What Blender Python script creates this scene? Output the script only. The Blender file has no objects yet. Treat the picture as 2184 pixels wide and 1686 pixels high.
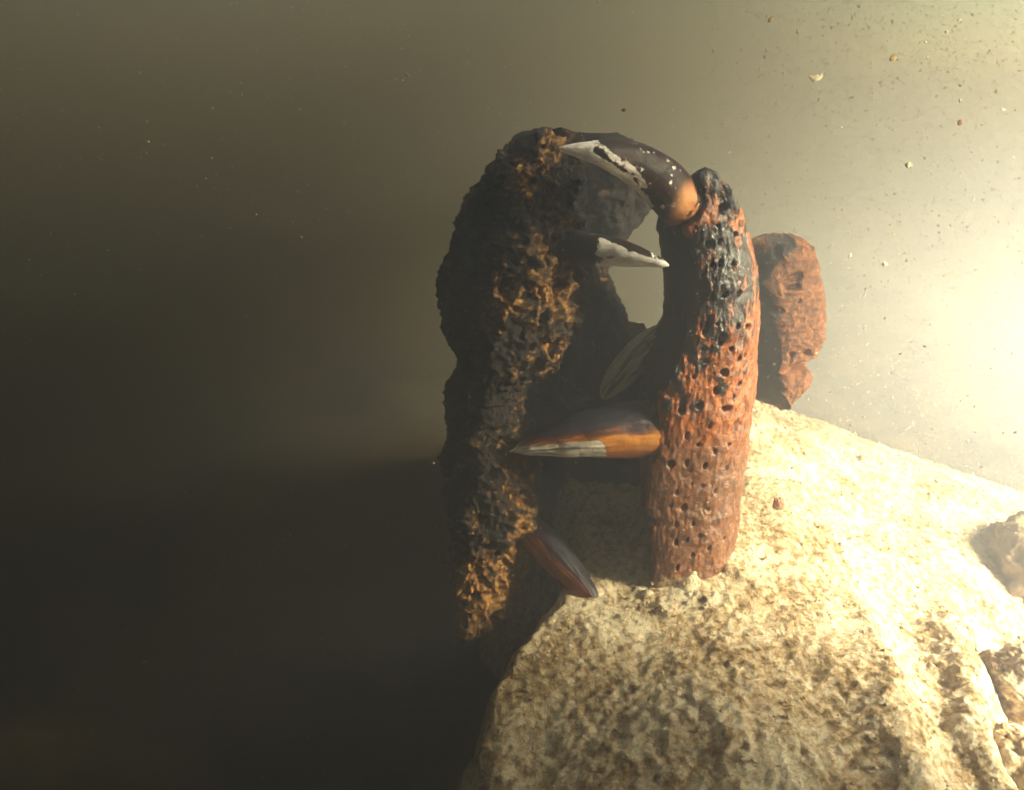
import bpy, math, random
import numpy as np
from mathutils import Vector

scene = bpy.context.scene
COL = scene.collection
R = math.radians

# ---------------------------------------------------------------- camera
LENS = 34.0
PITCH = R(18.0)
FPX = 2184 * LENS / 36.0
cam_data = bpy.data.cameras.new("camera")
cam = bpy.data.objects.new("camera", cam_data)
COL.objects.link(cam)
cam.location = (0, 0, 0)
cam.rotation_euler = (math.pi / 2 - PITCH, 0, 0)
cam_data.lens = LENS
cam_data.sensor_width = 36.0
cam_data.clip_start = 0.01
cam_data.clip_end = 100.0
cam_data.dof.use_dof = True
cam_data.dof.focus_distance = 0.64
cam_data.dof.aperture_fstop = 12.0
scene.camera = cam

# ---------------------------------------------------------------- sky and sun
SUN_DIR = Vector((0.82, -0.34, 0.42)).normalized()      # from the scene towards the light
world = bpy.data.worlds.new("World")
scene.world = world
world.use_nodes = True
wn = world.node_tree
sky = wn.nodes.new("ShaderNodeTexSky")
sky.sky_type = 'NISHITA'
sky.sun_disc = False
sky.sun_elevation = math.asin(SUN_DIR.z)
sky.sun_rotation = math.atan2(SUN_DIR.x, SUN_DIR.y)
bg = wn.nodes["Background"]
wn.links.new(sky.outputs[0], bg.inputs[0])
bg.inputs[1].default_value = 0.06

sun_data = bpy.data.lights.new("sun", 'SUN')
sun_data.energy = 5.0
sun_data.color = (0.89, 0.95, 1.0)
sun_data.angle = R(22.0)
sun = bpy.data.objects.new("sun", sun_data)
COL.objects.link(sun)
sun.rotation_euler = (-SUN_DIR).to_track_quat('-Z', 'Y').to_euler()

scene.view_settings.view_transform = 'Standard'
scene.view_settings.look = 'None'
scene.view_settings.exposure = 5.65
scene.view_settings.gamma = 1.0
scene.cycles.use_denoising = True
scene.cycles.volume_bounces = 0
scene.cycles.max_bounces = 6

# ---------------------------------------------------------------- helpers
def P(px, py, Y):
    """point at horizontal distance Y on the sight line through (px, py) of the 2184 x 1686 picture"""
    u = (np.asarray(px, float) - 1092) / FPX
    v = (np.asarray(py, float) - 843) / FPX
    yc = math.cos(PITCH) - v * math.sin(PITCH)
    zc = -math.sin(PITCH) - v * math.cos(PITCH)
    Y = np.asarray(Y, float)
    return np.stack(np.broadcast_arrays(Y * u / yc, Y, Y * zc / yc), axis=-1)

PXM = 0.62 / FPX          # metres per picture pixel at the bones

_rng = np.random.RandomState(7)
_perm = _rng.permutation(256)
_perm = np.concatenate([_perm, _perm, _perm])
_g = _rng.normal(size=(256, 3)); _g /= np.linalg.norm(_g, axis=1)[:, None]

def pnoise(p):
    pi = np.floor(p).astype(np.int64); pf = p - pi
    pi &= 255
    w = pf * pf * pf * (pf * (pf * 6 - 15) + 10)
    out = np.zeros(len(p))
    for dx in (0, 1):
        for dy in (0, 1):
            for dz in (0, 1):
                h = _perm[_perm[_perm[(pi[:, 0] + dx) & 255] + ((pi[:, 1] + dy) & 255)] + ((pi[:, 2] + dz) & 255)]
                d = pf - np.array([dx, dy, dz])
                wt = (w[:, 0] if dx else 1 - w[:, 0]) * (w[:, 1] if dy else 1 - w[:, 1]) * (w[:, 2] if dz else 1 - w[:, 2])
                out += wt * np.einsum('ij,ij->i', _g[h], d)
    return out * 1.5

def fbm(p, freq, octaves=4, gain=0.5, off=0.0, ridged=False):
    out = np.zeros(len(p)); a = 1.0; f = freq
    for k in range(octaves):
        n = pnoise(p * f + off + 17.3 * k)
        if ridged: n = 1 - 2 * np.abs(n)
        out += a * n; a *= gain; f *= 2.03
    return out

def interp(table, y):
    t = np.array(table, float)
    return np.interp(y, t[:, 0], t[:, 1])

def smooth(x, a, b):
    t = np.clip((x - a) / (b - a), 0, 1)
    return t * t * (3 - 2 * t)

def new_obj(name, verts, faces, mat, parent=None, attrs=None, smooth_shade=True):
    me = bpy.data.meshes.new(name)
    me.from_pydata([tuple(v) for v in verts] if not isinstance(verts, np.ndarray) else verts.tolist(), [], faces)
    if smooth_shade:
        me.polygons.foreach_set("use_smooth", np.ones(len(me.polygons), bool))
    for k, arr in (attrs or {}).items():
        a = me.attributes.new(k, 'FLOAT', 'POINT')
        a.data.foreach_set("value", np.asarray(arr, np.float32))
    me.materials.append(mat)
    me.update()
    o = bpy.data.objects.new(name, me)
    COL.objects.link(o)
    if parent is not None:
        o.parent = parent
        o.matrix_parent_inverse = parent.matrix_world.inverted()
    return o

def normals_of(verts, faces):
    f = np.array(faces)
    n = np.zeros_like(verts)
    fn = np.cross(verts[f[:, 2]] - verts[f[:, 0]], verts[f[:, 3]] - verts[f[:, 1]]) if f.shape[1] == 4 else \
        np.cross(verts[f[:, 1]] - verts[f[:, 0]], verts[f[:, 2]] - verts[f[:, 0]])
    for k in range(f.shape[1]):
        np.add.at(n, f[:, k], fn)
    l = np.linalg.norm(n, axis=1)[:, None]; l[l == 0] = 1
    return n / l

def loft_faces(nr, nc, closed=True):
    i, j = np.meshgrid(np.arange(nr - 1), np.arange(nc if closed else nc - 1), indexing='ij')
    j2 = (j + 1) % nc
    q = np.stack([i * nc + j, i * nc + j2, (i + 1) * nc + j2, (i + 1) * nc + j], -1).reshape(-1, 4)
    return q

def tag(o, label=None, cat=None, group=None, kind=None):
    if label: o["label"] = label
    if cat: o["category"] = cat
    if group: o["group"] = group
    if kind: o["kind"] = kind
    return o

def empty(name, loc):
    o = bpy.data.objects.new(name, None)
    COL.objects.link(o)
    o.location = Vector([float(c) for c in loc])
    o.empty_display_size = 0.05
    bpy.context.view_layer.update()
    return o

def catmull(pts, n, closed=False):
    pts = np.array(pts, float); m = len(pts)
    if closed:
        t = np.linspace(0, m, n, endpoint=False)
    else:
        t = np.linspace(0, m - 1, n)
    i = np.floor(t).astype(int)
    if not closed: i = np.minimum(i, m - 2)
    f = (t - i)[:, None]
    def g(k): return pts[k % m] if closed else pts[np.clip(k, 0, m - 1)]
    p0, p1, p2, p3 = g(i - 1), g(i), g(i + 1), g(i + 2)
    return 0.5 * ((2 * p1) + (-p0 + p2) * f + (2 * p0 - 5 * p1 + 4 * p2 - p3) * f ** 2 + (-p0 + 3 * p1 - 3 * p2 + p3) * f ** 3)

# ---------------------------------------------------------------- materials
class MatB:
    def __init__(self, name):
        self.m = bpy.data.materials.new(name); self.m.use_nodes = True
        self.nt = self.m.node_tree; self.n = self.nt.nodes; self.l = self.nt.links
        self.bsdf = self.n["Principled BSDF"]
        self.co = self.n.new("ShaderNodeNewGeometry").outputs["Position"]
    def noise(self, scale, detail=6, rough=0.6, vec=None, stretch=None):
        v = vec or self.co
        if stretch:
            mp = self.n.new("ShaderNodeMapping"); mp.inputs["Scale"].default_value = stretch
            self.l.new(v, mp.inputs[0]); v = mp.outputs[0]
        t = self.n.new("ShaderNodeTexNoise"); t.inputs["Scale"].default_value = scale
        t.inputs["Detail"].default_value = detail; t.inputs["Roughness"].default_value = rough
        self.l.new(v, t.inputs["Vector"]); return t.outputs[0]
    def voro(self, scale, feature='F1', stretch=None):
        v = self.co
        if stretch:
            mp = self.n.new("ShaderNodeMapping"); mp.inputs["Scale"].default_value = stretch
            self.l.new(v, mp.inputs[0]); v = mp.outputs[0]
        t = self.n.new("ShaderNodeTexVoronoi"); t.feature = feature; t.inputs["Scale"].default_value = scale
        self.l.new(v, t.inputs["Vector"]); return t.outputs["Distance"]
    def attr(self, name):
        a = self.n.new("ShaderNodeAttribute"); a.attribute_name = name; return a.outputs["Fac"]
    def ramp(self, fac, stops):
        r = self.n.new("ShaderNodeValToRGB"); e = r.color_ramp.elements
        while len(e) < len(stops): e.new(0.5)
        for k, (p, c) in enumerate(stops):
            e[k].position = p
            e[k].color = (c, c, c, 1) if isinstance(c, (int, float)) else (*c, 1)
        self.l.new(fac, r.inputs[0]); return r.outputs[0]
    def mix(self, fac, a, b, mode='MIX'):
        m = self.n.new("ShaderNodeMix"); m.data_type = 'RGBA'; m.blend_type = mode
        for s, v in ((m.inputs[0], fac), (m.inputs[6], a), (m.inputs[7], b)):
            if isinstance(v, (int, float)): s.default_value = v
            elif isinstance(v, tuple): s.default_value = (*v, 1)
            else: self.l.new(v, s)
        return m.outputs[2]
    def math(self, op, a, b=0.0):
        m = self.n.new("ShaderNodeMath"); m.operation = op
        for s, v in ((m.inputs[0], a), (m.inputs[1], b)):
            if isinstance(v, (int, float)): s.default_value = v
            else: self.l.new(v, s)
        return m.outputs[0]
    def bump(self, h, strength=0.5, dist=0.002):
        b = self.n.new("ShaderNodeBump"); b.inputs["Strength"].default_value = strength
        b.inputs["Distance"].default_value = dist
        self.l.new(h, b.inputs["Height"]); self.l.new(b.outputs[0], self.bsdf.inputs["Normal"])
    def out(self, color, rough=0.6, spec=0.3):
        if isinstance(color, tuple): self.bsdf.inputs["Base Color"].default_value = (*color, 1)
        else: self.l.new(color, self.bsdf.inputs["Base Color"])
        if isinstance(rough, (int, float)): self.bsdf.inputs["Roughness"].default_value = rough
        else: self.l.new(rough, self.bsdf.inputs["Roughness"])
        self.bsdf.inputs["Specular IOR Level"].default_value = spec
        return self.m

def mat_jaw():
    b = MatB("stained_jawbone")
    fine = b.noise(300, 8, 0.74, stretch=(1.0, 1.0, 0.5)); mid = b.noise(85, 8, 0.72, stretch=(1.3, 1.3, 0.6)); big = b.noise(17, 4, 0.6)
    rust = b.ramp(fine, [(0.36, (0.038, 0.008, 0.002)), (0.5, (0.23, 0.052, 0.007)), (0.64, (0.54, 0.155, 0.018))])
    dull = b.ramp(fine, [(0.36, (0.055, 0.019, 0.008)), (0.5, (0.135, 0.047, 0.019)), (0.64, (0.23, 0.09, 0.038))])
    rust = b.mix(b.attr("dull"), rust, dull)
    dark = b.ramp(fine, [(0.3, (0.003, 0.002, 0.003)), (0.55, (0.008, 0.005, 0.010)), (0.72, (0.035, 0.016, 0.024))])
    # 'stain' mixes soaked-up black minerals with shade painted on the left-facing side
    s = b.math('ADD', b.attr("stain_shade"), b.math('MULTIPLY', b.math('SUBTRACT', mid, 0.5), 4.2))
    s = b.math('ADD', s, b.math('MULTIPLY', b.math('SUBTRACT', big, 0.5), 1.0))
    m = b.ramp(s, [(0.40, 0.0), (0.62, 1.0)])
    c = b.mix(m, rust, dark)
    c = b.mix(b.attr("pit"), c, (0.012, 0.008, 0.006))  # pores and tooth gaps darkened in colour, deepening their shade
    # silt that has settled on the foot of the bone
    dust = b.ramp(b.math('ADD', b.attr("dust"), b.math('MULTIPLY', b.math('SUBTRACT', b.noise(120, 7, 0.7), 0.5), 1.6)), [(0.42, 0.0), (0.75, 0.9)])
    c = b.mix(dust, c, (0.34, 0.24, 0.14))
    h = b.math('ADD', b.math('MULTIPLY', fine, 0.7), b.noise(800, 4, 0.6))
    b.bump(h, 0.5, 0.0014)
    return b.out(c, b.ramp(m, [(0, 0.40), (1, 0.24)]), 0.7)

def mat_skull():
    b = MatB("spongy_skull_bone")
    fine = b.noise(420, 8, 0.75); mid = b.noise(150, 8, 0.75); big = b.noise(34, 5, 0.65)
    dark = b.ramp(fine, [(0.3, (0.006, 0.004, 0.004)), (0.55, (0.018, 0.012, 0.013)), (0.8, (0.05, 0.032, 0.028))])
    rust = b.ramp(fine, [(0.34, (0.07, 0.024, 0.008)), (0.5, (0.30, 0.125, 0.03)), (0.66, (0.78, 0.50, 0.18))])
    s = b.math('ADD', b.attr("rust"), b.math('MULTIPLY', b.math('SUBTRACT', mid, 0.5), 2.6))  # mask holds rust flecks plus painted lit and shaded areas
    s = b.math('ADD', s, b.math('MULTIPLY', b.math('SUBTRACT', big, 0.5), 1.5))
    m = b.ramp(s, [(0.42, 0.0), (0.70, 1.0)])
    c = b.mix(m, dark, rust)
    h = b.math('ADD', b.math('MULTIPLY', fine, 0.6), b.noise(160, 5, 0.7))
    b.bump(h, 0.9, 0.003)
    return b.out(c, 0.5, 0.3)

def mat_fragment():
    b = MatB("rusty_bone_fragment")
    fine = b.noise(300, 8, 0.72); mid = b.noise(60, 6, 0.65)
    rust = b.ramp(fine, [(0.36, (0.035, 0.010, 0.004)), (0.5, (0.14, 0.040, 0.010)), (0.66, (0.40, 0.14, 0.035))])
    s = b.math('ADD', b.attr("stain_shade"), b.math('MULTIPLY', b.math('SUBTRACT', mid, 0.5), 2.4))
    c = b.mix(b.ramp(s, [(0.4, 0), (0.62, 1)]), rust, (0.018, 0.014, 0.018))  # mask also paints shade onto the left-facing side
    b.bump(b.math('ADD', fine, b.noise(700, 5, 0.7)), 0.8, 0.002)
    return b.out(c, 0.5, 0.4)

def mat_tooth(kind):
    b = MatB("tooth_" + kind)
    t = b.attr("along"); a = b.attr("around"); bl = b.attr("blotch")
    if kind == 'mottled':          # white enamel showing through a maroon-black crust
        crust = b.ramp(b.noise(110, 6, 0.6), [(0.35, (0.006, 0.004, 0.007)), (0.55, (0.030, 0.008, 0.007)), (0.72, (0.018, 0.012, 0.030))])
        white = b.ramp(b.noise(260, 5, 0.6), [(0.25, (0.55, 0.49, 0.47)), (0.6, (0.88, 0.83, 0.80))])
        s = b.math('ADD', bl, b.math('MULTIPLY', b.math('SUBTRACT', b.noise(130, 8, 0.7), 0.5), 2.4))
        m = b.ramp(s, [(0.48, 0), (0.54, 1)])
        c = b.mix(m, crust, white)
        root = b.ramp(b.noise(70, 4, 0.5), [(0.3, (0.40, 0.14, 0.045)), (0.7, (0.62, 0.28, 0.11))])
        c = b.mix(b.attr("root"), c, root)
        b.bump(b.math('ADD', b.noise(300, 6, 0.7), b.math('MULTIPLY', m, 0.5)), 0.5, 0.0012)
        return b.out(c, b.ramp(b.noise(160, 6, 0.7), [(0.3, 0.38), (0.7, 0.62)]), 0.35)
    # striped: pale striated enamel below, amber band, blue-black above
    n = b.noise(55, 5, 0.6)
    st = b.attr("stria")
    lines = b.ramp(st, [(0.30, (0.16, 0.14, 0.12)), (0.48, (0.54, 0.51, 0.48)), (0.7, (0.80, 0.78, 0.74))])
    v = b.math('ADD', bl, b.math('MULTIPLY', b.math('SUBTRACT', st, 0.5), 0.16))
    v = b.math('ADD', v, b.math('MULTIPLY', b.math('SUBTRACT', n, 0.5), 0.22))
    stain_shade = b.ramp(v, [(0.28, (0.010, 0.008, 0.016)), (0.42, (0.035, 0.014, 0.026)), (0.52, (0.15, 0.04, 0.012)),
                       (0.60, (0.52, 0.20, 0.025)), (0.8, (0.42, 0.15, 0.03))])
    w = b.ramp(b.math('ADD', b.attr("enamel"), b.math('MULTIPLY', b.math('SUBTRACT', st, 0.5), 0.25)), [(0.46, 0), (0.54, 1)])
    c = b.mix(w, stain_shade, lines) if kind == 'striped' else stain_shade
    b.bump(b.math('ADD', st, b.noise(340, 6, 0.7)), 0.45, 0.0012)
    return b.out(c, b.ramp(b.noise(160, 6, 0.7), [(0.3, 0.38), (0.7, 0.62)]), 0.35)

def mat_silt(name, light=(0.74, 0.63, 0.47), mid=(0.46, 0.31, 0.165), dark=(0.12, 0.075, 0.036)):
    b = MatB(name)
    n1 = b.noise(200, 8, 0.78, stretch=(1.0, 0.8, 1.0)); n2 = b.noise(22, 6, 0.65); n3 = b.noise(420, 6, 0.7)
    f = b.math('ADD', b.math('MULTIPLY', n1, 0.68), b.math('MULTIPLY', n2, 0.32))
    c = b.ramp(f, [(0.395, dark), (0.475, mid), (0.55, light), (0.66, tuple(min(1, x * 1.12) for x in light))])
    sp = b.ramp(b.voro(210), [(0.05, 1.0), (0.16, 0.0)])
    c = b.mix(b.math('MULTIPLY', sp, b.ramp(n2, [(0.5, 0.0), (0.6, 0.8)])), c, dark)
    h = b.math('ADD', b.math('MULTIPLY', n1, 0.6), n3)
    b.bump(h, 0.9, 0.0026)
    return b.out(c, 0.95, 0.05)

def mat_plain(name, col, rough=0.8, var=0.3, scale=200):
    b = MatB(name)
    c = b.ramp(b.noise(scale, 5, 0.6), [(0.3, tuple(x * (1 - var) for x in col)), (0.7, tuple(min(1, x * (1 + var)) for x in col))])
    return b.out(c, rough, 0.2)

M_JAW, M_SKULL, M_FRAG = mat_jaw(), mat_skull(), mat_fragment()
M_T_MOT, M_T_STR, M_T_DARK = mat_tooth('mottled'), mat_tooth('striped'), mat_tooth('amber')
M_SILT = mat_silt("pale_silt")
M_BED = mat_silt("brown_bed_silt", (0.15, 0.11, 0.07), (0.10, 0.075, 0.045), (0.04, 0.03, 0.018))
M_ROCK = mat_silt("silted_rock", (0.46, 0.34, 0.21), (0.32, 0.23, 0.14), (0.13, 0.09, 0.05))

# ---------------------------------------------------------------- lake bed and mound (setting)
def bed_height(x, y):
    p = np.stack([x, y, np.zeros_like(x)], -1)
    return -0.50 + 0.03 * fbm(p, 4, 3) - 0.10 * smooth(x, -0.1, -0.9) + 0.0 * y

def build_bed():
    n = 260
    s = np.linspace(-1, 1, n); s = np.sign(s) * np.abs(s) ** 2.2 * 3.4
    X, Y = np.meshgrid(s, s + 0.7, indexing='ij')
    x, y = X.ravel(), Y.ravel()
    v = np.stack([x, y, bed_height(x, y) + 0.006 * fbm(np.stack([x, y, 0 * x], -1), 22, 4)], -1)
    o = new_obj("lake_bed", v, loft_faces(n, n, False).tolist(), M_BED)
    tag(o, kind="structure")
build_bed()

def mound_height(x, y):
    p = np.stack([x, y, np.zeros_like(x)], -1)
    ridge = np.interp(y, [0.20, 0.35, 0.42, 0.6, 0.72, 0.86, 0.94, 1.05, 1.3], [-0.375, -0.365, -0.356, -0.337, -0.312, -0.288, -0.293, -0.34, -0.50])
    z = ridge - 0.36 * np.clip(x - 0.20, 0, 1) * smooth(x, 0.16, 0.26) - 0.25 * np.clip(0.12 - x, 0, 0.1) * smooth(y, 0.56, 0.48)
    # two soft crests that run towards the viewer, with a rubbly trough between
    wob = 0.012 * fbm(p, 9, 3)
    c1 = np.interp(y, [0.35, 0.5, 0.62, 0.8], [0.20, 0.235, 0.25, 0.26]) + wob
    c2 = np.interp(y, [0.35, 0.5, 0.62, 0.8], [0.250, 0.283, 0.32, 0.40]) + wob
    near = smooth(y, 0.72, 0.55)
    z += near * 0.010 * np.exp(-((x - c1) / 0.018) ** 2) + near * 0.016 * np.exp(-((x - c2) / 0.02) ** 2)
    z -= near * 0.032 * smooth(x, c2 + 0.004, c2 + 0.05)
    z += 0.011 * np.exp(-(((x - 0.135) / 0.05) ** 2 + ((y - 0.63) / 0.055) ** 2) ** 2)
    z += 0.009 * np.exp(-(((x - 0.128) / 0.05) ** 2 + ((y - 0.605) / 0.04) ** 2)) * np.clip(fbm(p, 45, 4, 0.6, off=83.0), 0, 1.2)
    # steep left flank
    eL = np.interp(y, [0.25, 0.42, 0.50, 0.545, 0.59, 0.64, 0.70, 0.78, 1.0], [-0.03, -0.020, -0.012, 0.006, 0.032, 0.045, 0.045, 0.03, 0.06]) + 0.014 * fbm(p, 16, 4, off=5.0)
    z -= 0.15 * smooth(x, eL + 0.006, eL - 0.055) + 0.5 * smooth(x, eL - 0.045, eL - 0.12)
    z -= 0.25 * smooth(x, 0.55, 0.95)
    return z

def build_mound():
    xs = np.arange(-0.22, 0.66, 0.0015); ys = np.concatenate([np.arange(0.26, 0.76, 0.0015), np.arange(0.76, 1.30, 0.004)])
    X, Y = np.meshgrid(xs, ys, indexing='ij')
    x, y = X.ravel(), Y.ravel()
    z = mound_height(x, y)
    p = np.stack([x, y, z], -1)
    lump = fbm(p, 14, 3, off=3.0)
    tuft = fbm(p, 60, 4, 0.62, off=9.0)
    rub = smooth(x, 0.20, 0.25) * smooth(y, 0.66, 0.5)
    z = z + 0.0036 * lump + (0.0008 + 0.0020 * rub) * tuft + 0.0013 * fbm(p, 150, 2, off=71.0)
    v = np.stack([x + 0.0012 * fbm(p, 120, 3, off=31.0), y + 0.0012 * fbm(p, 120, 3, off=51.0), z], -1)
    o = new_obj("silt_mound", v, loft_faces(len(xs), len(ys), False).tolist(), M_SILT)
    tag(o, kind="structure")
    return o
build_mound()

# ---------------------------------------------------------------- bones
def section(XL, XM, XR, yrow, Yb, ctrl, ncol):
    """closed cross-section of one row; ctrl gives (where, depth) pairs, where: 'L','M','R' mixes"""
    pts = []
    z = P(1092, yrow, Yb)[2]
    for (l, m, r, off, d) in ctrl:  # d: depth behind the reference plane
        px = l * XL + m * XM + r * XR + off
        pts.append((P(px, yrow, Yb + d)[0], Yb + d, z))
    return catmull(pts, ncol, True)

def loft_bone(name, mat, parent, ys, XL, XM, XR, Yb, ctrl, ncol, disp, attrs, cap=True, depth=lambda y: 1.0):
    rows = []
    for y in ys:
        yb = Yb(y) if callable(Yb) else Yb
        ct = [(l, m, r, off, d * (depth(y) if d > 0 else 1)) for (l, m, r, off, d) in ctrl]
        rows.append(section(interp(XL, y), interp(XM, y), interp(XR, y), y, yb, ct, ncol))
    rows = np.array(rows)
    # close both ends by shrinking the end rows to their middle
    if cap:
        def shrink(row, fs, dz):
            c = row.mean(0)
            return [c + (row - c) * f + np.array([0, 0, dz * k]) for k, f in enumerate(fs, 1)]
        top = shrink(rows[0], (0.9, 0.72, 0.45, 0.02), 0.002)[::-1]
        bot = shrink(rows[-1], (0.9, 0.72, 0.45, 0.02), -0.002)
        rows = np.concatenate([np.array(top), rows, np.array(bot)])
    nr = len(rows)
    v = rows.reshape(-1, 3)
    f = loft_faces(nr, ncol, True)
    n = normals_of(v, f)
    c = v.reshape(nr, ncol, 3).mean(1).repeat(ncol, 0)
    if np.mean(np.einsum('ij,ij->i', n, v - c)) < 0:
        n = -n; f = f[:, ::-1]
    v2 = v + n * disp(v, n)[:, None]
    return new_obj(name, v2, f.tolist(), mat, parent, attrs(v, n) if attrs else None)

def project(v):
    """picture position of world points, for placing pores and stains on the surfaces"""
    cy, sy = math.cos(PITCH), math.sin(PITCH)
    d = v[:, 1] * cy - v[:, 2] * sy
    up = v[:, 1] * sy + v[:, 2] * cy
    return 1092 + FPX * v[:, 0] / d, 843 - FPX * up / d

# ---- lower jaw ----
YJ = 0.60
jaw = empty("lower_jaw", P(1480, 1262, YJ + 0.04))
tag(jaw, "rust-brown lower jawbone full of small pores standing upright on the pale silt mound", "jawbone")

J_L = [(372, 1466), (400, 1458), (440, 1425), (480, 1405), (560, 1414), (640, 1420), (720, 1417), (800, 1398), (845, 1372), (900, 1385), (960, 1372), (1000, 1360), (1060, 1366), (1130, 1376), (1200, 1384), (1268, 1392)]
J_M = [(372, 1482), (400, 1480), (440, 1466), (480, 1440), (560, 1474), (640, 1474), (700, 1464), (760, 1440), (820, 1414), (860, 1392), (900, 1388), (960, 1384), (1000, 1372), (1050, 1372), (1080, 1366), (1110, 1394), (1130, 1380), (1180, 1386), (1230, 1386), (1268, 1390)]
J_R = [(372, 1528), (390, 1544), (420, 1562), (460, 1582), (520, 1599), (600, 1614), (700, 1619), (800, 1611), (900, 1604), (1000, 1591), (1090, 1580), (1170, 1570), (1215, 1563), (1260, 1556), (1330, 1548)]
J_CTRL = [(1, 0, 0, 8, 0.10), (1, 0, 0, 0, 0.055), (0.6, 0.4, 0, 0, 0.024), (0.06, 0.94, 0, 0, 0.003), (0, 0.9, 0.1, 0, -0.003), (0, 0.62, 0.38, 0, -0.004), (0, 0.3, 0.7, 0, 0.000),
          (0, 0.08, 0.92, 0, 0.014), (0, 0, 1, 0, 0.038), (0, 0, 1, -14, 0.085), (0.35, 0, 0.65, 0, 0.115)]
PORES = [(1544, 441, 11, 12), (1516, 521, 10, 10), (1537, 515, 7, 9), (1538, 561, 8, 8), (1565, 561, 6, 8), (1521, 567, 7, 7), (1546, 630, 8, 8), (1580, 626, 6, 8),
         (1515, 683, 9, 11), (1575, 697, 5, 10), (1598, 698, 5, 8), (1541, 725, 9, 18), (1502, 745, 9, 9), (1503, 711, 8, 10), (1509, 772, 8, 7), (1545, 795, 9, 9),
         (1527, 834, 6, 9), (1549, 872, 10, 10), (1577, 766, 4, 8), (1581, 819, 4, 7), (1453, 873, 9, 12), (1492, 865, 10, 11), (1429, 989, 11, 14), (1464, 989, 5, 16),
         (1504, 997, 7, 10), (1464, 932, 5, 10), (1513, 909, 4, 15), (1580, 906, 4, 9), (1526, 965, 5, 9), (1442, 1049, 5, 9), (1526, 1049, 5, 11), (1458, 1085, 7, 16),
         (1510, 1088, 7, 6), (1442, 1118, 5, 9), (1479, 1118, 5, 10), (1442, 1157, 5, 12), (1492, 1144, 5, 7), (1477, 1186, 5, 8), (1445, 1209, 5, 10), (1520, 1120, 4, 7),
         (1552, 1000, 3, 8), (1490, 950, 4, 6), (1420, 905, 4, 6), (1555, 950, 3, 7), (1500, 1040, 4, 7), (1475, 1035, 3, 6), (1530, 690, 5, 6), (1560, 745, 5, 6), (1480, 805, 6, 7),
         (1500, 590, 5, 6), (1530, 480, 5, 7), (1570, 500, 5, 7), (1590, 760, 3, 7), (1565, 850, 3, 6), (1512, 1170, 4, 7), (1545, 1150, 3, 7), (1465, 1150, 3, 6), (1430, 1080, 4, 7)]

def pits(v, n):
    px, py = project(v)
    out = np.zeros(len(v))
    front = smooth(-n[:, 1], 0.05, 0.3) + smooth(n[:, 0], 0.4, 0.7) * (v[:, 1] < YJ + 0.05)
    wob = 1 + 0.5 * fbm(v, 150, 2)
    for (x, y, rx, ry) in PORES:
        k = 0.78 if y < 890 else 0.60
        dx = (px - x) + 0.18 * (py - y)
        d = np.sqrt((dx / (rx * k)) ** 2 + ((py - y) / (ry * k)) ** 2) * wob
        out = np.maximum(out, (1 - smooth(d, 0.6, 1.25)) * (1.0 if y < 890 else 0.6))
    return out * np.clip(front, 0, 1)

def sockets(v, n):
    """dark gaps where the two canines leave the bone"""
    px, py = project(v)
    w = 4 * fbm(v, 120, 2, off=90.0)
    front = smooth(-n[:, 1], -0.2, 0.2)
    d1 = np.abs(px - 1399 + 9 * ((py - 916) / 62) ** 2 + w) + 30 * smooth(np.abs(py - 916), 62, 82)
    d2 = np.abs(np.hypot(px - 1444, py - 426) - 53 + w)
    return front * np.maximum(smooth(d1, 9, 3), smooth(d2, 12, 4))

def jaw_disp(v, n):
    px, py = project(v)
    left = smooth(-n[:, 0], 0.1, 0.6)
    rough = 0.0016 * fbm(v, 45, 5, 0.6) + 0.0011 * left * fbm(v, 120, 3)
    top = smooth(py, 520, 400)
    edge = 0.0026 * top * fbm(v, 150, 3)
    grain = 0.0004 * fbm(v * np.array([1, 1, 0.25]), 420, 3)
    fib = 0.0006 * fbm(v * np.array([1, 1, 0.35]), 260, 3, 0.6, off=6.0) * smooth(py, 1000, 800)
    return rough + edge + grain + fib - 0.0065 * pits(v, n) - 0.004 * sockets(v, n)

def jaw_attrs(v, n):
    px, py = project(v)
    st = np.interp(py, [370, 430, 470, 500, 560, 640, 690, 740, 800, 860, 920, 1000, 1300], [0.95, 0.55, 0.3, 0.60, 0.84, 0.80, 0.68, 0.52, 0.40, 0.34, 0.10, -0.3, -0.6])
    st = st + 0.5 * smooth(-n[:, 0], 0.2, 0.7) * smooth(py, 980, 860) - 0.35 * smooth(px, 1580, 1612) * smooth(py, 420, 500)  # left-facing side darkened: its shade goes into the colour
    return {"stain_shade": st, "dust": 0.85 * smooth(py, 1195, 1262), "dull": smooth(py, 880, 1020) * 0.9, "pit": np.maximum(smooth(pits(v, n), 0.35, 0.8), sockets(v, n))}

loft_bone("jawbone", M_JAW, jaw, np.arange(388, 1325, 2.6), J_L, J_M, J_R, YJ, J_CTRL, 250, jaw_disp, jaw_attrs, depth=lambda y: 0.1 + 0.9 * float(smooth(y, 385, 640)))

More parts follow.
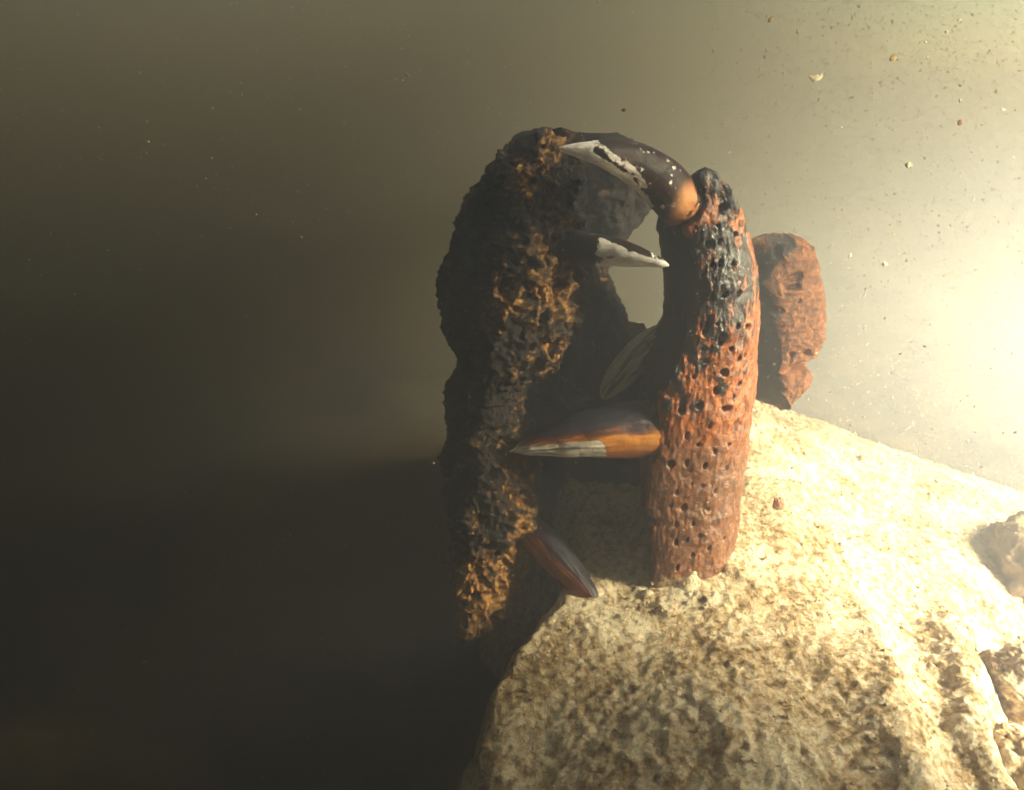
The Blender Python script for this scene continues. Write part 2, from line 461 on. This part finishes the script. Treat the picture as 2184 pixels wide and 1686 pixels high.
def tooth(parent, mat, axis, nring=90, ncol=64, squash=1.0, white=None, root=None, amber=None, enamel=None, seed=0, base_round=False):
    """axis: (px, py, Y, radius in picture pixels) from root to tip"""
    ax = catmull(axis, nring)
    c = P(ax[:, 0], ax[:, 1], ax[:, 2]); r = np.maximum(ax[:, 3], 0.6) * ax[:, 2] / 0.95 / FPX
    if base_round:
        e = np.linspace(0, 1, 8)
        r[:8] *= 0.25 + 0.75 * np.sqrt(1 - (1 - e) ** 2)
    t = np.gradient(c, axis=0); t /= np.linalg.norm(t, axis=1)[:, None]
    depth = np.array([0, 1.0, 0])
    up = np.cross(t, depth); up /= np.linalg.norm(up, axis=1)[:, None]
    side = np.cross(up, t)
    th = np.linspace(0, 2 * math.pi, ncol, endpoint=False)
    v = c[:, None] + r[:, None, None] * (np.cos(th)[None, :, None] * up[:, None] + squash * np.sin(th)[None, :, None] * side[:, None])
    v = v.reshape(-1, 3)
    f = loft_faces(nring, ncol, True)
    n = normals_of(v, f)
    if np.mean(np.einsum('ij,ij->i', n, v - c.repeat(ncol, 0))) < 0:
        n = -n; f = f[:, ::-1]
    al = np.linspace(0, 1, nring).repeat(ncol)
    ar = np.tile(th / (2 * math.pi), nring)
    sp = np.stack([np.cos(ar * 6.2832) * 1.0, np.sin(ar * 6.2832), al * 0.35], -1)
    stria = np.clip(0.5 + 0.5 * fbm(sp, 7, 4, 0.65, off=seed), 0, 1)
    v = v + n * (0.0004 * (stria - 0.5) + 0.0006 * fbm(v, 60, 3, off=seed))[:, None]
    px, py = project(v)
    A = {"along": al, "around": ar, "stria": stria,
         "blotch": white(px, py, al) if white is not None else (amber(px, py, al) if amber is not None else np.zeros(len(v))),
         "root": root(px, py, al) if root is not None else np.zeros(len(v)),
         "enamel": enamel(px, py, al) if enamel is not None else np.zeros(len(v))}
    faces = f.tolist()
    faces.append(list(range(ncol))); faces.append([(nring - 1) * ncol + k for k in range(ncol)])
    return new_obj("canine_tooth", v, faces, mat, parent, A)

def line_side(px, py, a, b):
    """signed picture distance from the line a-b, positive below it"""
    dx, dy = b[0] - a[0], b[1] - a[1]
    return ((py - a[1]) * dx - (px - a[0]) * dy) / math.hypot(dx, dy) * (1 if dx > 0 else -1)

# long curved canine over the top
AXA = [(1486, 470, 0.622, 44), (1444, 426, 0.608, 49), (1400, 378, 0.592, 47), (1345, 346, 0.580, 40), (1290, 328, 0.566, 28), (1238, 321, 0.562, 16), (1194, 317, 0.560, 2)]
def white_a(px, py, al):
    low = interp([(1195, 330), (1235, 332), (1285, 352), (1350, 398), (1410, 470)], px)     # lower outline of the tooth
    d = low - py
    w = 0.2 + 0.75 * smooth(px, 1275, 1255) + 0.80 * smooth(d, 22, 8) * smooth(px, 1400, 1380) + 0.55 * np.exp(-((d - 34) / 11) ** 2) * smooth(px, 1390, 1370) * smooth(px, 1262, 1285)
    return np.clip(w, 0, 1.1)
t = tooth(jaw, M_T_MOT, AXA, white=white_a, root=lambda px, py, al: smooth(px - (1412 + (468 - py) * 0.46), -4, 34) * smooth(py, 372, 412), seed=3)
t["label"] = "long curved canine with white tip and dark crust"
# stout cone
AXB = [(1393, 916, 0.6165, 62), (1340, 918, 0.612, 60), (1270, 925, 0.606, 53), (1210, 934, 0.602, 42), (1150, 948, 0.598, 25), (1115, 957, 0.596, 12), (1088, 963, 0.595, 1)]
def amber_b(px, py, al):
    return np.clip(0.5 + line_side(px, py, (1090, 950), (1390, 915)) / 120.0, 0, 1)
def enamel_glint_b(px, py, al):
    return np.clip(0.5 + (line_side(px, py, (1090, 955), (1300, 938))) / 40.0, 0, 1) * smooth(px, 1312, 1272) + 0.75 * np.exp(-((py - (928 - (px - 1128) * 0.56)) / 4.5) ** 2) * smooth(px, 1215, 1200)  # last term paints a thin white highlight along the upper edge
t = tooth(jaw, M_T_STR, AXB, amber=amber_b, enamel=enamel_glint_b, seed=11)
t["label"] = "stout straight canine with striated white underside and amber band"

# ---- skull (snout towards the viewer, palate to the right) ----
YS = 0.610
skull = empty("animal_skull", P(1050, 1345, YS))
tag(skull, "crumbling dark brown animal skull lying on its side behind the lower jawbone", "skull")

S_L = [(292, 1150), (300, 1110), (330, 1065), (380, 1040), (450, 1010), (530, 985), (620, 960), (690, 950), (740, 958), (800, 980), (860, 985), (920, 970), (1000, 965), (1100, 962), (1200, 962), (1300, 966), (1345, 990)]
S_R = [(292, 1210), (300, 1235), (360, 1240), (440, 1230), (500, 1245), (560, 1245), (620, 1245), (690, 1228), (750, 1212), (800, 1175), (850, 1120), (900, 1105), (960, 1110), (1010, 1130), (1060, 1145), (1120, 1138), (1180, 1140), (1230, 1128), (1290, 1112), (1320, 1100), (1345, 1075)]
S_M = [(292, 1150), (360, 1090), (450, 1075), (560, 1060), (700, 1050), (800, 1040), (900, 1020), (1000, 1005), (1080, 990), (1345, 985)]
S_CTRL = [(1, 0, 0, 6, 0.13), (1, 0, 0, 0, 0.05), (0.55, 0.45, 0, 0, 0.010), (0, 1, 0, 0, -0.014), (0, 0.5, 0.5, 0, -0.008), (0, 0.1, 0.9, 0, 0.008), (0, 0, 1, 0, 0.022), (0, 0.1, 0.9, 0, 0.07), (0.2, 0, 0.8, 0, 0.13), (0.5, 0, 0.5, 0, 0.17)]

def skull_disp(v, n):
    d = 0.0065 * fbm(v, 24, 3, 0.55, off=2.0) + 0.0038 * fbm(v, 75, 3, 0.6, off=8.0) + 0.0022 * fbm(v, 190, 3, 0.65, off=12.0)
    holes = smooth(fbm(v, 70, 2, 0.5, off=77.0), 0.22, 0.5)
    return d - 0.006 * holes
def skull_attrs(v, n):
    px, py = project(v)
    r = 0.32 + 0.18 * np.exp(-((px - 1175) / 70) ** 2) * smooth(py, 520, 640) * smooth(py, 900, 800) \
        + 0.22 * np.exp(-(((px - 1105) / 40) ** 2 + ((py - 380) / 45) ** 2)) + 0.25 * np.exp(-(((px - 1205) / 45) ** 2 + ((py - 455) / 30) ** 2)) \
        + 0.40 * smooth(py, 1140, 1250) + 0.25 * np.exp(-((px - 1110) / 40) ** 2) * smooth(py, 950, 1020) - 0.15 * smooth(px, 1080, 1000) * smooth(py, 950, 850)
    return {"rust": r}  # rust flecks, raised to paint lit areas and lowered on the dark left
loft_bone("snout_bone", M_SKULL, skull, np.arange(304, 1346, 2.4), S_L, S_M, S_R, YS, S_CTRL, 340, skull_disp, skull_attrs, depth=lambda y: 0.15 + 0.85 * float(smooth(y, 300, 560)))

# palate and cheek wall deeper in the skull
YP = 0.72
PL_L = [(290, 1120), (340, 1060), (600, 1020), (900, 1030), (1240, 1080)]
PL_R = [(290, 1325), (300, 1345), (340, 1375), (400, 1398), (440, 1392), (480, 1362), (520, 1330), (560, 1290), (590, 1284), (620, 1292), (650, 1305), (680, 1326), (710, 1340), (724, 1352), (726, 1385), (745, 1420), (800, 1440), (1240, 1430)]
PL_M = [(290, 1220), (500, 1200), (1240, 1250)]
PL_CTRL = [(1, 0, 0, 0, 0.07), (1, 0, 0, 10, 0.02), (0.3, 0.7, 0, 0, 0.012), (0, 0.8, 0.2, 0, 0.012), (0, 0.3, 0.7, 0, 0.0), (0, 0, 1, 0, 0.016), (0, 0.1, 0.9, 0, 0.05), (0.5, 0, 0.5, 0, 0.09)]
loft_bone("palate", M_SKULL, skull, np.arange(300, 1250, 3.2), PL_L, PL_M, PL_R, YP, PL_CTRL, 220,
          lambda v, n: 0.007 * fbm(v, 20, 3, off=41.0) + 0.0045 * fbm(v, 70, 4, 0.66, off=44.0), lambda v, n: {"rust": np.full(len(v), 0.2)}, depth=lambda y: 0.2 + 0.8 * float(smooth(y, 290, 480)))

AXC = [(1180, 528, 0.632, 38), (1225, 530, 0.618, 37), (1275, 534, 0.606, 33), (1330, 541, 0.598, 27), (1380, 553, 0.592, 17), (1410, 562, 0.589, 9), (1427, 567, 0.588, 2)]
def white_c(px, py, al):
    return 0.1 + 0.62 * smooth(px, 1252, 1290) * smooth(py - (500 + (px - 1280) * 0.42), 2, 9) + 0.4 * smooth(px, 1370, 1400) + 0.4 * smooth(py, 552, 562) * smooth(px, 1265, 1300)
t = tooth(skull, M_T_MOT, AXC, white=white_c, seed=21)
t["label"] = "pointed canine with white enamel patches on maroon"
AXD = [(1125, 1120, 0.632, 30), (1160, 1160, 0.620, 37), (1205, 1210, 0.608, 36), (1245, 1255, 0.598, 25), (1272, 1288, 0.592, 13), (1287, 1307, 0.589, 2)]
t = tooth(skull, M_T_DARK, AXD, amber=lambda px, py, al: np.clip(0.42 + line_side(px, py, (1150, 1150), (1290, 1300)) / 110.0, 0, 0.56), seed=31)
t["label"] = "dim reddish-brown canine pointing down at the silt"
# broad cheek tooth in the gap
AXE = [(1285, 850, 0.700, 8), (1310, 815, 0.695, 26), (1350, 770, 0.69, 33), (1390, 728, 0.69, 28), (1420, 695, 0.69, 10)]
t = tooth(skull, M_T_STR, AXE, amber=lambda px, py, al: np.full(len(px), 0.45), enamel=lambda px, py, al: np.full(len(px), 0.62), seed=41, squash=0.6, base_round=True)
t.name = "cheek_tooth"

# ---- broken bone to the right ----
YF = 0.70
F_L = [(500, 1590), (880, 1590)]
F_M = [(504, 1672), (520, 1682), (560, 1652), (605, 1624), (640, 1648), (700, 1652), (760, 1658), (790, 1652), (840, 1658), (868, 1682)]
F_R = [(504, 1680), (512, 1700), (517, 1722), (526, 1737), (565, 1746), (630, 1754), (690, 1761), (735, 1757), (768, 1740), (774, 1722), (782, 1684), (793, 1674), (802, 1722), (815, 1729), (832, 1724), (850, 1708), (868, 1690)]
F_CTRL = [(1, 0, 0, 0, 0.06), (1, 0, 0, 0, 0.035), (0.5, 0.5, 0, 0, 0.016), (0, 1, 0, 0, 0.0), (0, 0.5, 0.5, 0, -0.003), (0, 0, 1, 0, 0.004), (0, 0, 1, -6, 0.03), (0.2, 0, 0.8, 0, 0.06), (0.6, 0, 0.4, 0, 0.07)]
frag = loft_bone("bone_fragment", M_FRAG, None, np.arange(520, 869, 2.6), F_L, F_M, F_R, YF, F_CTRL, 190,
                 lambda v, n: 0.0020 * fbm(v, 36, 3, 0.5, off=61.0) + 0.0006 * fbm(v, 260, 3, 0.6, off=66.0) - 0.003 * smooth(fbm(v, 60, 2, 0.5, off=68.0), 0.35, 0.6),
                 lambda v, n: {"stain_shade": 0.06 + 0.8 * smooth(-n[:, 0], 0.15, 0.6) + 0.45 * np.exp(-(((project(v)[0] - 1660) / 40) ** 2 + ((project(v)[1] - 520) / 30) ** 2))}, depth=lambda y: 0.2 + 0.8 * float(smooth(y, 515, 640)))  # left-facing side darkened to paint its shade
tag(frag, "jagged rust-red bone fragment jutting out to the right of the porous jawbone", "bone")

# ---------------------------------------------------------------- rocks and chips
def rock(name, px, py, Y, size, seed, mat, rough=0.25):
    nl, nc = 70, 110
    th = np.linspace(0.001, math.pi - 0.001, nl)[:, None]; ph = np.linspace(0, 2 * math.pi, nc, endpoint=False)[None]
    d = np.stack([np.sin(th) * np.cos(ph), np.sin(th) * np.sin(ph), np.cos(th) * np.ones_like(ph)], -1).reshape(-1, 3)
    r = 1 + rough * fbm(d, 1.3, 3, off=seed) + 0.10 * fbm(d, 5, 4, 0.6, off=seed + 5)
    v = d * r[:, None] * np.array(size) + P(px, py, Y)
    return new_obj(name, v, loft_faces(nl, nc, True).tolist(), mat)

o = rock("rock", 2215, 1225, 0.74, (0.062, 0.06, 0.050), 3.0, M_ROCK)
tag(o, "large dull brown rock behind the bright crest at the right", "rock")
o = rock("rock", 2176, 1460, 0.56, (0.026, 0.03, 0.022), 8.0, M_SILT)
tag(o, "rough pale silt-covered rock just below the large brown rock", "rock")
o = rock("rock", 2165, 1650, 0.48, (0.026, 0.034, 0.022), 14.0, M_SILT)
tag(o, "lumpy tan rock lying in the bottom right corner of the mound", "rock")
o = rock("bone_chip", 1660, 1075, 0.635, (0.0042, 0.0020, 0.0050), 21.0, mat_plain("red_chip", (0.40, 0.21, 0.15), 0.8, 0.15), 0.3)
tag(o, "small reddish-brown chip on the pale silt beside the jawbone", "chip")

# ---------------------------------------------------------------- unseen rock added to shade the scene, open to the right
def slab(name, origin, U, V, thick, n, bumps, seed, trim=None):
    """rough rock slab: a bumpy front face U x V, pushed back by the vector thick"""
    o, U, V, T = (np.array(q, float) for q in (origin, U, V, thick))
    u, w = np.meshgrid(np.linspace(0, 1, n), np.linspace(0, 1, n), indexing='ij')
    p = o + u.reshape(-1, 1) * U + w.reshape(-1, 1) * V
    t = T / np.linalg.norm(T)
    lo = p + t * (bumps * fbm(p, 1.6, 5, 0.55, off=seed))[:, None]
    hi = p + T
    f = loft_faces(n, n, False)
    F = f.tolist() + (f[:, ::-1] + n * n).tolist()
    idx = np.arange(n * n).reshape(n, n)
    for ring in (idx[0][::-1], idx[-1], idx[:, 0], idx[:, -1][::-1]):
        for a, b_ in zip(ring[:-1], ring[1:]):
            F.append([int(b_), int(a), int(a + n * n), int(b_ + n * n)])
    ob = new_obj(name, np.concatenate([lo, hi]), F, M_ROCK)
    return tag(ob, kind="structure")
slab("unseen_shade_roof", (-2.6, -2.2, 0.62), (2.75, 0, 0.12), (0, 5.2, 0), (0, 0, 0.3), 90, 0.10, 2.0)  # unseen roof added to block sky light and darken the left
slab("unseen_shade_rock", (-2.2, -2.2, -1.2), (0, 5.2, 0), (0, 0, 1.75), (-0.3, 0, 0), 70, 0.12, 5.0)  # unseen slab added to shut out sky glow from the left
slab("unseen_shade_rock", (0.46, -2.2, -1.2), (0, 2.46, 0), (0, 0, 1.75), (0.25, 0, 0), 70, 0.06, 11.0)  # unseen slab added beside the camera to shade the near water

slab("unseen_shade_rock", (0.47, -2.1, -0.09), (0, 2.465, 0), (0, 0, 0.60), (0.23, 0, 0), 60, 0.05, 15.0)  # unseen overhang added to shade the upper near water
def shade_spur(c, r, seed):
    """rounded rock out of view, added to darken the upper right water"""
    nl, nc = 60, 80
    th = np.linspace(0.001, math.pi - 0.001, nl)[:, None]; ph = np.linspace(0, 2 * math.pi, nc, endpoint=False)[None]
    d = np.stack([np.sin(th) * np.cos(ph), np.sin(th) * np.sin(ph), np.cos(th) * np.ones_like(ph)], -1).reshape(-1, 3)
    v = d * (1 + 0.2 * fbm(d, 1.5, 4, off=seed))[:, None] * np.array(r) + np.array(c)
    tag(new_obj("unseen_shade_rock", v, loft_faces(nl, nc, True).tolist(), M_ROCK), kind="structure")
shade_spur((0.85, 1.02, 0.24), (0.12, 0.50, 0.25), 4.0)  # unseen, added to shade the top right background
shade_spur((0.60, 0.92, 0.315), (0.045, 0.50, 0.26), 9.0)  # unseen, added to shade nearer water at the top right

# ---------------------------------------------------------------- drifting flakes
def flake(px, py, Y, a, b, rot, mat, label, group=None, curl=0.0, seed=0.0):
    nl, nc = 14, 22
    th = np.linspace(0.01, math.pi - 0.01, nl)[:, None]; ph = np.linspace(0, 2 * math.pi, nc, endpoint=False)[None]
    d = np.stack([np.sin(th) * np.cos(ph), np.sin(th) * np.sin(ph), np.cos(th) * np.ones_like(ph)], -1).reshape(-1, 3)
    r = 1 + 0.35 * fbm(d, 1.6, 3, off=seed)
    q = d * r[:, None] * np.array([a, 0.4 * b, b]) * 0.8
    q[:, 2] += curl * (q[:, 0] / a) ** 2 * b
    c, s = math.cos(R(rot)), math.sin(R(rot))
    q = np.stack([q[:, 0] * c - q[:, 2] * s, q[:, 1], q[:, 0] * s + q[:, 2] * c], -1) * (Y / FPX) + P(px, py, Y)
    o = new_obj("silt_flake", q, loft_faces(nl, nc, True).tolist(), mat)
    return tag(o, label, "flake", group)
M_PALE = mat_plain("pale_flake", (0.75, 0.66, 0.46)); M_TAN = mat_plain("tan_flake", (0.50, 0.36, 0.16)); M_RED = mat_plain("red_flake", (0.20, 0.05, 0.03))
G = "flakes drifting in the water"
flake(1740, 168, 0.66, 17, 8, 8, M_PALE, "largest pale curled flake drifting high in the water above the bone fragment", G, 0.8, 1.0)
flake(1905, 124, 0.62, 11, 6, 40, M_TAN, "oval tan flake drifting right of the largest pale flake", G, 0, 2.0)
flake(1644, 42, 0.60, 9, 5, 50, M_TAN, "small tan flake drifting near the top edge left of the others", G, 0, 3.0)
flake(1937, 353, 0.55, 8, 7, 0, M_PALE, "round blurry pale flake drifting midway down the right side", G, 0, 4.0)
flake(1887, 564, 0.60, 8, 6, -20, M_PALE, "pale flake drifting right of the bone fragment", G, 0, 5.0)
flake(2047, 262, 0.62, 7, 6, 20, M_RED, "dark red speck drifting near the right edge", G, 0, 6.0)
flake(1330, 235, 0.58, 6, 4, 0, M_RED, "dark red speck drifting above the long curved canine", G, 0, 7.0)
for k, (x, y, s) in enumerate([(2020, 68, 6), (2046, 42, 6), (1813, 546, 6), (1818, 40, 5), (1974, 90, 5), (2140, 235, 5), (1556, 325, 4), (1435, 270, 3), (2075, 1010, 4), (868, 160, 6), (990, 55, 5), (1165, 120, 4)]):
    flake(x, y, 0.58 + 0.05 * (k % 4), s, s * 0.6, 35 * k, M_PALE if k < 9 else M_TAN, "tiny pale speck drifting in the cloudy water", "tiny specks drifting in the water", 0, 10.0 + k)

def suspended_silt():
    rs = np.random.RandomState(5)
    N = 17000
    px = np.concatenate([rs.uniform(-60, 2240, 6000), rs.uniform(1480, 2240, N - 6000)]); py = np.concatenate([rs.uniform(-60, 1740, 6000), rs.uniform(-60, 1150, N - 6000)]); Y = 0.42 + 0.8 * rs.uniform(0, 1, N) ** 1.1
    c = P(px, py, Y)
    ok = (c[:, 2] > mound_height(c[:, 0], c[:, 1]) + 0.01)
    inb = (np.abs(c[:, 1] - 0.68) < 0.12) & (px > 940) & (px < 1780) & (py > 280) & (py < 1350)
    c = c[ok & ~inb]; n = len(c)
    s = 0.00022 * np.exp(rs.normal(0, 0.35, n)) * (c[:, 1] / 0.6)
    tet = np.array([[1, 1, 1], [1, -1, -1], [-1, 1, -1], [-1, -1, 1]], float)
    st = rs.uniform(0.4, 1.7, (n, 1, 3))
    q, _ = np.linalg.qr(rs.normal(size=(n, 3, 3)))
    v = np.einsum('nij,nkj->nki', q, tet[None] * st * s[:, None, None]) + c[:, None]
    b = np.arange(n)[:, None, None] * 4
    f = (b + np.array([[0, 1, 2], [0, 3, 1], [0, 2, 3], [1, 3, 2]])[None]).reshape(-1, 3)
    o = new_obj("suspended_silt", v.reshape(-1, 3), f.tolist(), M_PALE)
    tag(o, "fine pale silt specks suspended all through the cloudy water", "silt", kind="stuff")
suspended_silt()

def crumbs():
    """grit and small lumps lying on the mound, thickest round the foot of the jaw"""
    rs = np.random.RandomState(9)
    x = np.concatenate([rs.uniform(-0.03, 0.50, 5200), rs.normal(0.12, 0.05, 250)]); y = np.concatenate([rs.uniform(0.38, 0.98, 5200), rs.normal(0.585, 0.03, 250)])
    z = mound_height(x, y)
    n = len(x); s = 0.00055 * np.exp(rs.normal(0, 0.5, n))
    ico = np.array([[1, 0, 0], [-1, 0, 0], [0, 1, 0], [0, -1, 0], [0, 0, 1], [0, 0, -1]], float)
    fi = np.array([[0, 2, 4], [2, 1, 4], [1, 3, 4], [3, 0, 4], [2, 0, 5], [1, 2, 5], [3, 1, 5], [0, 3, 5]])
    q, _ = np.linalg.qr(rs.normal(size=(n, 3, 3)))
    v = np.einsum('nij,nkj->nki', q, ico[None] * rs.uniform(0.6, 1.4, (n, 6, 1)) * rs.uniform(0.5, 1.3, (n, 1, 3)) * s[:, None, None]) + np.stack([x, y, z + 0.0012], -1)[:, None]
    f = (np.arange(n)[:, None, None] * 6 + fi[None]).reshape(-1, 3)
    tag(new_obj("grit", v.reshape(-1, 3), f.tolist(), M_SILT), "loose grit and silt crumbs scattered over the pale mound", "grit", kind="stuff")
crumbs()

# ---------------------------------------------------------------- cloudy water
def haze():
    lo, hi = (-3.6, -2.6, -2.0), (1.0, 4.4, 1.0)
    v = [(x, y, z) for x in (lo[0], hi[0]) for y in (lo[1], hi[1]) for z in (lo[2], hi[2])]
    f = [(0, 1, 3, 2), (4, 6, 7, 5), (0, 4, 5, 1), (2, 3, 7, 6), (0, 2, 6, 4), (1, 5, 7, 3)]
    m = bpy.data.materials.new("cloudy_water"); m.use_nodes = True
    nt = m.node_tree; nt.nodes.remove(nt.nodes["Principled BSDF"])
    vol = nt.nodes.new("ShaderNodeVolumePrincipled")
    vol.inputs["Color"].default_value = (0.325, 0.336, 0.40, 1)
    vol.inputs["Density"].default_value = 2.0
    vol.inputs["Anisotropy"].default_value = 0.18
    vol.inputs["Absorption Color"].default_value = (0.10, 0.068, 0.002, 1)
    nt.links.new(vol.outputs[0], nt.nodes["Material Output"].inputs["Volume"])
    o = new_obj("haze", v, f, m, smooth_shade=False)
    tag(o, "brownish cloudy water filling the whole scene", "water", kind="stuff")
haze()
